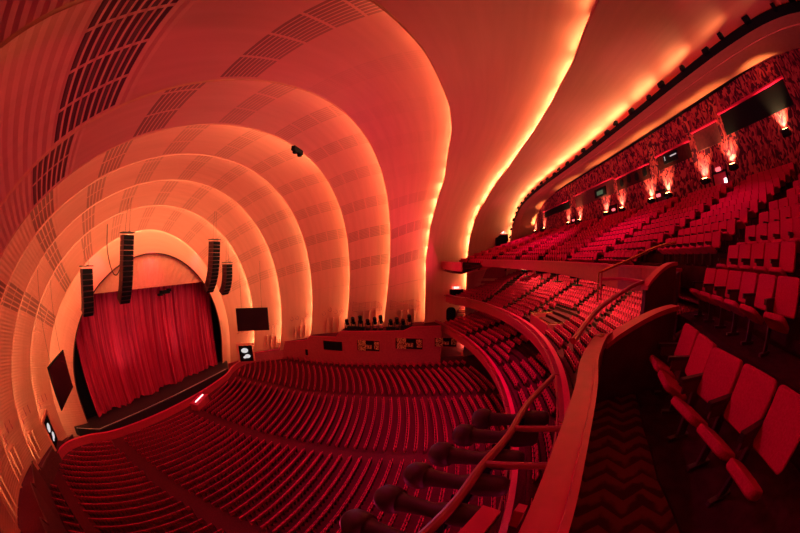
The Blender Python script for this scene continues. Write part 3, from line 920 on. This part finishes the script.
# ------------------------------------------------------------------ screens and line arrays
for s in (-1, 1):
    a = Vector((s * 16.4, 33.0, 0)); c = Vector((s * 19.1, 29.0, 0)); mid = (a + c) / 2; d = (c - a)
    t = empty('video_screen', (mid.x, mid.y, 6.9), atan2(d.y, d.x))
    tag(t, 'dark rectangular video screen hung %s the stage opening' % ('beyond the right of' if s > 0 else 'at the near left of'), 'screen')
    b = MB(); b.box((0, 0, 1.7), (5.7, .16, 3.9)); b.build('screen_cabinet', M['black'], t)
    b = MB(); sd = -1 if s > 0 else 1
    b.box((0, .10 * sd, 1.7), (5.5, .04, 3.7)); b.build('screen_face', M['screen'], t)
    b = MB(); b.tube([(-1.8, 0, 3.3), (-1.8, 0, 15.)], .02, 4); b.tube([(1.8, 0, 3.3), (1.8, 0, 15.)], .02, 4); b.build('hanging_cable', M['cable'], t)

def line_array(x, y, ztop, L_, n, lab, w=1.45):
    t = empty('line_array_speaker', (x, y, ztop)); tag(t, lab, 'speaker')
    p = Vector((0, 0, -.35)); ang = 0.; h = L_ / n
    b = MB(); b.box((0, 0, -.12), (w + .25, .9, .1)); b.box((0, -.5, -.05), (.12, .5, .06)); b.build('rigging_frame', M['dark'], t)
    for i in range(n):
        ang = radians(1 + 38 * (i / (n - 1)) ** 2.0)
        d = Vector((0, sin(ang), -cos(ang))); c = p + d * h / 2
        R = Matrix.Rotation(ang, 3, 'X')
        b = MB(); b.box(c, (w, .95, h * .93), R)
        cab = b.build('speaker_cabinet', M['cabinet'], t)
        g = MB(); g.box(c + R @ Vector((0, -.48, 0)), (w * .9, .03, h * .8), R); g.build('grille', M['black'], cab)
        p = p + d * h
    b = MB(); b.tube([(-.3, 0, -.1), (-.1, 0, 6)], .02, 4); b.tube([(.3, 0, -.1), (.1, 0, 6)], .02, 4); b.build('hanging_chain', M['cable'], t)
M['cabinet'] = mat('speaker cabinet', (.085, .02, .035), .55)
line_array(-12., 31.2, 18.5, 4.6, 9, 'shorter dark line array speaker hanging leftmost of the four')
line_array(-7.3, 29., 21.6, 6.9, 14, 'tall curved line array speaker left of the stage centre, beside the looped cable')
line_array(7.1, 29., 21.4, 6.9, 14, 'tall curved line array speaker hanging right of the stage centre')
line_array(12.2, 31.2, 18.3, 4.6, 9, 'shorter curved line array speaker hanging rightmost of the four')
b = MB(); b.tube(smooth_path([(-8.8, 33, 25.6), (-8.5, 33, 22.9), (-8.35, 33, 20), (-7.7, 33, 17.8), (-7.0, 33, 17.3), (-6.3, 33, 18.4), (-6.2, 32, 21)], 6), .07, 5)
tag(b.build('looped_cable', M['cable']), 'thin dark cable hanging in a loop left of the tall speaker', 'cable')
t = empty('stage_projector', (3.7, 37.4, 14.1)); tag(t, 'small black projector unit hanging before the top of the curtain', 'projector')
b = MB(); b.box((0, 0, .2), (1.7, .7, .45)); b.box((.9, .1, .4), (.7, .5, .4)); b.box((-1.0, 0, -.1), (.8, .5, .3)); b.build('projector_body', M['black'], t)
b = MB(); b.tube([(-.6, -.35, .1), (-.6, -.7, 0)], .16, 8); b.build('lens', M['lens'], t)
b = MB(); b.tube([(0, .2, .4), (0, .6, 5.0)], .03, 4); b.build('hanging_pole', M['cable'], t)

# ------------------------------------------------------------------ rear wall details
def wall_obj(name, x0, x1, z0, z1, kind, n):
    t = empty(name, ((x0 + x1) / 2, WY + .02, (z0 + z1) / 2)); t['kind'] = 'structure'
    w, h = x1 - x0, z1 - z0
    b = MB(); b.box((0, .02, 0), (w, .06, h)); b.build('window_pane' if kind != 'panel' else 'recess_panel', M['black'] if kind == 'dark' else M['panel'] if kind == 'panel' else M['riser'], t)
    b = MB(); b.box((0, .12, h / 2 + .04), (w + .3, .24, .08)); b.build('window_head', M['rail'], t)
    return t
wall_obj('window_6', -19.6, -13.2, 25.1, 26.35, 'dark', 6)
wall_obj('window_7', -12.6, -10.1, 24.9, 26.1, 'panel', 7)
w = wall_obj('window_8', -9.4, -5.4, 24.75, 25.75, 'fab', 8)
b = MB(); b.box((.3, .1, .05), (1.7, .1, .62)); b.build('port_glass', M['black'], w)
b = MB(); b.box((-.1, .17, .12), (.75, .03, .07)); b.box((.95, .17, .1), (.07, .03, .3)); b.build('reflection_mark', emit('pale port reflection', (1, .8, .85), .5), w)  # reflection on the port glass painted as faintly glowing bars
w = wall_obj('window_9', -4.1, 1.2, 24.5, 25.55, 'fab', 9)
b = MB()
for q in range(4):
    b.rbox((-2.0 + 1.25 * q, .08, .1 - .1 * (q % 2)), (.55, .08, .7), .25)
b.build('mask_ornament', M['black'], w)
w = wall_obj('window_10', 1.9, 11.0, 24.4, 25.8, 'panel', 10)
b = MB(); b.box((-1.9, .1, -.1), (2.4, .1, .85)); b.build('port_glass', M['black'], w)
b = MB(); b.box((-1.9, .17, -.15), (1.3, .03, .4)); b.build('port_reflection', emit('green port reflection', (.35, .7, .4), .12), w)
wall_obj('window_11', 13.0, 23.0, 24.7, 25.6, 'dark', 11)
for n, xd in enumerate((-11.7, -5.2, 2.4, 12.0, 24.8)):
    d = empty('door_%d' % (n + 1), (xd, WY + .02, 21.2)); d['kind'] = 'structure'
    b = MB(); b.box((0, .02, 1.0), (1.2, .06, 2.1)); b.build('door_leaf', M['fascia'] if n == 0 else M['riser'], d)
    b = MB(); b.box((-.65, .05, 1.), (.1, .14, 2.2)); b.box((.65, .05, 1.), (.1, .14, 2.2)); b.box((0, .05, 2.1), (1.4, .14, .1)); b.build('door_frame', M['black'], d)

SCX = [(-18.2, 24.2), (-13.1, 23.5), (-10.3, 23.2), (-6.1, 23.0), (-3.9, 22.95), (.7, 22.9), (3.7, 22.9), (10.1, 22.9), (13.6, 22.95), (23.4, 23.2), (28.3, 23.2)]
amber_em = emit('sconce lamp glow', (1, .42, .12), 26)
for q, (x, z) in enumerate(SCX):
    t = empty('wall_sconce', (x, WY, z))
    tag(t, 'amber uplight sconce on the patterned rear wall, %s from the near end' % ORD[q], 'wall light', 'sconces along the rear wall')
    b = MB(); b.box((0, .20, -.20), (.62, .34, .26)); b.box((0, .05, -.2), (.8, .10, .18)); b.build('sconce_box', M['black'], t)
    b = MB(); b.tube([(-.22, .2, -.05), (.22, .2, -.05)], .05, 8); b.build('sconce_lamp', amber_em, t)
    l = bpy.data.lights.new('sconce_light', 'SPOT'); l.energy = 1000; l.color = (1, .50, .14); l.spot_size = radians(88); l.spot_blend = .9; l.shadow_soft_size = .04
    lo = bpy.data.objects.new('sconce_light', l); COL.objects.link(lo); lo.parent = t; lo.location = (0, .36, -.02)
    lo.rotation_euler = Vector((0, .42, -1)).to_track_quat('Z', 'Y').to_euler()
for q, (x, z) in enumerate(((-5.55, 22.3), (-12.2, 22.6))):
    b = MB(); b.box((x, WY + .12, z), (.22, .14, .38 if q == 0 else .5))
    tag(b.build('night_light', emit('white night light %d' % q, (1, .8, .8), 4)), 'small white light beside the %s rear door' % ('second' if q == 0 else 'nearest'), 'wall light')
for q, (x, z) in enumerate(((-11.7, 23.45), (-4.9, 23.0), (2.2, 22.9), (11.9, 23.))):
    b = MB(); b.tube([(x - .2, WY + .15, z), (x + .2, WY + .15, z)], [.12, .12], 8)
    tag(b.build('door_lamp', emit('pink door lamp %d' % q, (1, .12, .14), 1.6)), 'small pinkish lamp above the %s rear wall door' % ORD[q], 'wall light')

# exit doors with lit signs on the far side wall
def text_mesh(name, s, size, m, parent, loc, rot):
    cu = bpy.data.curves.new(name, 'FONT'); cu.body = s; cu.size = size; cu.align_x = 'CENTER'; cu.align_y = 'CENTER'; cu.extrude = .01
    o = bpy.data.objects.new(name, cu); COL.objects.link(o)
    dg = bpy.context.evaluated_depsgraph_get(); me = bpy.data.meshes.new_from_object(o.evaluated_get(dg))
    bpy.data.objects.remove(o)
    me.materials.clear()
    q = link(name, me, m, parent); q.location = loc; q.rotation_euler = rot
    return q
exg = emit('exit sign red', (1, .10, .08), 3.2); exw = emit('exit letters', (1, .6, .5), 5)
for q, (y, z, lab) in enumerate(((-2.1, 10.45, 'dark doorway with a lit red EXIT sign beside the middle balcony'), (-2.8, 16.7, 'dark doorway with a lit EXIT sign at the front end of the top balcony'),
                                 (-10.3, 20.1, 'dark doorway with a lit EXIT sign near the rear wall of the top balcony'))):
    t = empty('exit_doorway', (30.2, y, z)); tag(t, lab, 'doorway')
    b = MB(); b.box((.6, 0, 1.15), (1.6, 2.0, 2.3)); b.build('door_recess', M['black'], t)
    b = MB(); b.box((-.2, -1.1, 1.15), (.2, .2, 2.4)); b.box((-.2, 1.1, 1.15), (.2, .2, 2.4)); b.box((-.2, 0, 2.4), (.2, 2.4, .16)); b.build('door_surround', M['riser'], t)
    b = MB(); b.box((-.22, 0, 2.75), (.18, 1.5, .42)); sg = b.build('exit_sign', exg, t)
    text_mesh('letters', 'EXIT', .42, exw, sg, (-.34, 0, 2.75), (radians(90), 0, radians(-90)))
b = MB(); b.rbox((0, 0, 1.2), (1.7, .5, 2.6), .7, Matrix.Rotation(radians(90), 3, 'Z'), seg=5)
o = b.build('arched_doorway', M['black']); o.location = (30.6, -1.2, 7.1); tag(o, 'dark arched doorway in the far side wall level with the lowest balcony', 'doorway')
# side wall slabs behind the mezzanines, with ledges
b = MB(); b.box((31.6, -12.8, 12.5), (.5, 26.5, 29.)); struct(b.build('wall_mezzanine_right', M['plaster_red']))
b = MB(); b.box((-31.9, -12.8, 12.5), (.5, 26.5, 29.)); struct(b.build('wall_mezzanine_left', M['plaster_red']))
for q, (z, y0, y1, m) in enumerate(((13.6, -14, -4, 'plaster'), (12.6, -12, -3.4, 'plaster'), (14.5, -15, -5, 'plaster'), (8.9, -9, -2.6, 'plaster'), (8.2, -8, -2.4, 'plaster'))):
    b = MB(); b.box((31.2, (y0 + y1) / 2, z), (.3, y1 - y0, .42)); struct(b.build('trim_side_ledge', M[m]))

# ------------------------------------------------------------------ equipment on the ramp tops
def flight_case(x, y, z, w, d, h, lab):
    t = empty('equipment_case', (x, y, z)); tag(t, lab, 'equipment case')
    b = MB(); b.box((0, 0, h / 2), (w, d, h)); b.box((0, 0, h * .7), (w + .04, d + .04, .05)); b.build('case_body', M['black'], t)
    b = MB(); b.box((-w / 2 - .01, 0, h * .4), (.04, .25, .06)); b.build('case_handle', M['dark'], t)
def stage_light(x, y, z, h, lab):
    t = empty('moving_head_light', (x, y, z)); t.scale = (1.3, 1.3, 1.15); tag(t, lab, 'stage light')
    b = MB(); b.box((0, 0, .12), (.55, .55, .24)); b.build('light_base', M['black'], t)
    b = MB(); b.box((0, 0, .27), (.12, .66, .06)); b.box((0, -.3, .24 + h * .3), (.12, .08, h * .6)); b.box((0, .3, .24 + h * .3), (.12, .08, h * .6)); b.build('yoke', M['black'], t)
    b = MB(); b.tube([(.12, 0, .2 + h * .4), (-.05, 0, .2 + h * .75), (-.2, 0, .2 + h)], [.2, .26, .28], 10); hd = b.build('light_head', M['black'], t)
    b = MB(); b.tube([(-.2, 0, .2 + h), (-.22, 0, .22 + h)], [.22, .22], 10); b.build('light_lens', M['lens'], hd)
for q, (y, z) in enumerate(((17.6, 5.4), (16.4, 5.45), (15.0, 5.5), (13.6, 5.55), (12.3, 5.6), (11.2, 5.65))):
    stage_light(28.7, y, z, 1.5 + .3 * (q % 3), 'black moving head light on the far ramp, %s from the stage, inner cluster' % ORD[q])
flight_case(27.75, 15.6, 5.5, .6, 3.2, .8, 'long low black case among the inner cluster of lights on the far ramp')
for q, (y, z) in enumerate(((9.4, 5.75), (8.3, 5.8), (7.2, 5.85), (6.1, 6.3))):
    stage_light(28.7, y, z, 1.4 + .3 * (q % 2), 'black moving head light on the far ramp, %s from the stage, outer cluster' % ORD[q])
flight_case(27.75, 9.2, 5.8, .6, 1.6, .7, 'black case at the inner end of the outer light cluster on the far ramp')
flight_case(27.75, 6.8, 6.05, .6, 1.4, .8, 'black case at the outer end of the outer light cluster on the far ramp')
# dark lumps of followspots along the middle mezzanine rear under the upper front
for q, (x, y, z) in enumerate(((24.5, -13.4, 15.4), (17.5, -13.6, 15.5), (12.2, -13.9, 15.6), (7.0, -14.2, 15.6))):
    t = empty('follow_spot', (x, y, z)); tag(t, 'dark follow spot under the top balcony front, %s from the far side' % ORD[q], 'spotlight')
    b = MB(); b.tube([(0, 0, 0), (0, 0, .9)], .1, 6); b.box((0, 0, .04), (1.0, 1.0, .08)); b.build('stand', M['black'], t)
    b = MB(); b.tube([(-.2, -.9, 1.2), (0, .2, 1.1), (.1, .9, 1.0)], [.3, .34, .25], 8); b.build('spot_body', M['black'], t)

# ------------------------------------------------------------------ spotlights on the pipe by the camera
PIPE = smooth_path([(-20.9, .62, 16.05), (-20.2, .25, 16.2), (-19.4, -.2, 16.2), (-18.8, -.5, 16.2), (-18.2, -.9, 16.2), (-17.3, -1.4, 16.2), (-16.3, -2.2, 16.2)], 5)
b = MB(); b.tube(PIPE, .055, 10)
pp = b.build('rail_pipe', M['pipe']); tag(pp, 'thick red pipe carrying the spotlights outside the near parapet', 'pipe')
for q, (x0, y0, x1, y1) in enumerate(((-18.75, -.52, -19.1, -1.25), (-18.0, -1.0, -18.45, -1.9), (-19.9, .1, -20.3, -.55))):
    b = MB(); b.tube([(x0, y0, 16.2), (x1, y1, 16.35)], .045, 8); b.build('bracket_arm', M['pipe'], pp)
def spotlight(px, py, z, ang, tilt, lab, L_=.66):
    t = empty('pipe_spotlight', (px, py, z), ang); t.scale = (1.25, 1.2, 1.25); tag(t, lab, 'spotlight')
    # body along +y local, tilting down
    d = Vector((0, cos(tilt), sin(tilt)))
    o = Vector((0, 0, .02))
    b = MB(); b.tube([o - d * .34, o - d * .28, o - d * .08, o + d * .06, o + d * .16, o + d * (L_ - .22), o + d * (L_ - .14)], [.07, .105, .12, .10, .075, .095, .13], 14)
    body = b.build('lamp_housing', M['spot'], t, smooth=True)
    e = o + d * (L_ - .10)
    b = MB(); b.tube([e - d * .08, e, e + d * .09, e + d * .15, e + d * .18], [.13, .15, .145, .10, .03], 16); b.build('lens_hood', M['spot'], t, smooth=True)
    b = MB(); b.box((-.14, .02, .0), (.02, .07, .24)); b.box((.14, .02, .0), (.02, .07, .24)); b.box((0, .02, -.12), (.30, .07, .02)); b.build('yoke', M['black'], t)
    b = MB(); b.tube([(0, .0, -.12), (0, 0, -.2)], .03, 8); b.build('clamp', M['dark'], t)
M['spot'] = mat('dark spotlight paint', (.06, .015, .03), .55, spec=.3)
SPT = [(-19.85, .07, 'nearest the camera'), (-19.38, -.17, 'second nearest the camera'), (-18.9, -.43, 'third nearest the camera'), (-18.42, -.70, 'fourth from the camera'), (-17.93, -1.02, 'fifth from the camera'), (-17.45, -1.34, 'farthest of the six')]
for q, (x, y, w) in enumerate(SPT):
    spotlight(x, y, 15.96, radians(-22), radians(-8), 'black theatre spotlight on the pipe outside the parapet, %s' % w)
# plate and tab beside the parapet
t = empty('cable_tray', (-20.9, .02, 17.2), radians(-33)); tag(t, 'flat red metal tray outside the parapet at the bottom edge', 'tray')
b = MB(); b.box((0, 0, .12), (1.1, .10, .03)); b.build('tray_top', M['rail'], t)
b = MB(); b.box((0, -.05, -.1), (1.1, .02, .4)); b.box((.5, .0, -.1), (.03, .1, .4)); b.build('tray_side', M['dark'], t)
b = MB(); b.box((.62, -.13, .05), (.06, .05, .14)); b.build('tray_tab', M['rail'], t)

# cove fixtures along the last trough
bb = []
P, n = LIPS[9], OUT[9]
for q in range(46):
    i = 14 + q * 2.66; i = int(i)
    if i >= NS - 12: break
    b = MB(); c0 = P[i] + n[i] * (.30 + .08 * (q % 3)) + Vector((0, .10, 0)); tv = (P[i + 1] - P[i]).normalized(); R = Matrix.Rotation(atan2(tv.z, tv.x) * -1, 3, 'Y')
    b.box(c0, (.30 + .2 * (q % 2), .2, .26), R); b.box(c0 + Vector((0, .16, -.12)), (.2, .12, .16), R)
    o = b.build('cove_fixture', M['black'])
    tag(o, 'dark flood fixture in the dark slot where the ceiling meets the rear soffit', 'ceiling light', 'flood fixtures in the rear ceiling slot')

# ------------------------------------------------------------------ lights
def spot(loc, tgt, e, col, size=60, blend=.8, rad=.08, name='fill_spot'):
    l = bpy.data.lights.new(name, 'SPOT'); l.energy = e; l.color = col; l.spot_size = radians(size); l.spot_blend = blend; l.shadow_soft_size = rad
    o = bpy.data.objects.new(name, l); COL.objects.link(o); o.location = loc
    o.rotation_euler = (Vector(loc) - Vector(tgt)).to_track_quat('Z', 'Y').to_euler(); return o
def point(loc, e, col, rad=.05, name='house_lamp'):
    l = bpy.data.lights.new(name, 'POINT'); l.energy = e; l.color = col; l.shadow_soft_size = rad
    o = bpy.data.objects.new(name, l); COL.objects.link(o); o.location = loc; return o
RED = (1, .025, .22); FILL = (1, .03, .15); REDO = (1, .05, .03)
# added red fill spots that tint the arches, with no fixtures behind them
for x in (-22, -11, 0, 11, 22):
    spot((x, -4.0 + abs(x) * .05, 12.6), (x * .9, 22, 24), 650 if x < -5 else 2100, FILL, 120, 1., 0)
for x in (-18, -6, 6, 18):
    spot((x, 3, 13.), (x, -2, 28), 150 if x < -10 else 1300, FILL, 110, 1., 0)
# red fill spots added above the seats
for (x, y, z, tx, ty, e) in ((18, 2, 26, 16, 6, 34000), (24, 10, 24, 18, 14, 28000), (6, -2, 27, 6, 2, 17000), (10, -9, 26.4, 8, -12, 4500), (22, -9, 26, 20, -12, 4500), (-4, -9, 26.4, -6, -12, 3200), (-14, -9, 26.4, -15, -11, 1500), (-8, 20, 28, -10, 22, 600)):
    spot((x, y, z), (tx, ty, 0), e * .62, RED, 96, 1.)
# amber lamps in the underside of the top balcony over the middle balcony seats
for x in (-1, 4, 9, 14, 19, 24):
    spot((x, -12.4, 17.3), (x, -13.5, 10), 950, (1, .6, .16), 140, .6, 0, 'balcony_downlight')
    spot((x + 2, -18.0, 19.4), (x + 2, -18.5, 10), 1150, (1, .6, .16), 140, .6, 0, 'balcony_downlight')
# added red fill for the near section
spot((-14, 6, 24), (-20, -2, 17), 800, RED, 80, 1.)
for x in (-20, -12, -4, 4, 12, 20, 27):  # unseen spots added to brighten the rear soffit
    spot((x, -3.5, 20.5), (x, -14.5, 27.6), 1000, (1, .20, .24), 62, 1., 0)
# added unseen spots: red wash on the curtain, amber on the valance
for x in (-9, 0, 9):
    spot((x, 33.5, 21.0), (x * 1.1, 40, 5), 1100, (1, .07, .12), 80, 1.)
for x in (-7, 7):
    spot((x, 34.5, 1.0), (x * .4, 39.4, 19), 1500, (1, .6, .3), 70, 1.)

# dim navy world and added blue fill lamp so that blacks are not empty
SC.world = bpy.data.worlds.new('world'); SC.world.use_nodes = True
bg = SC.world.node_tree.nodes['Background']; bg.inputs[0].default_value = (.002, .006, .012, 1); bg.inputs[1].default_value = 1
l = bpy.data.lights.new('blue_fill', 'POINT'); l.energy = 260; l.color = (.04, .32, 1.); l.shadow_soft_size = .05
o = bpy.data.objects.new('blue_fill', l); COL.objects.link(o); o.location = (-4, 8, 15)

SC.view_settings.view_transform = 'Standard'; SC.view_settings.look = 'None'
SC.view_settings.exposure = .25; SC.view_settings.gamma = 1; SC.view_settings.use_curve_mapping = False
SC.cycles.max_bounces = 5; SC.cycles.diffuse_bounces = 4; SC.cycles.glossy_bounces = 2
SC.cycles.use_denoising = True
SC.cycles.sample_clamp_indirect = 6
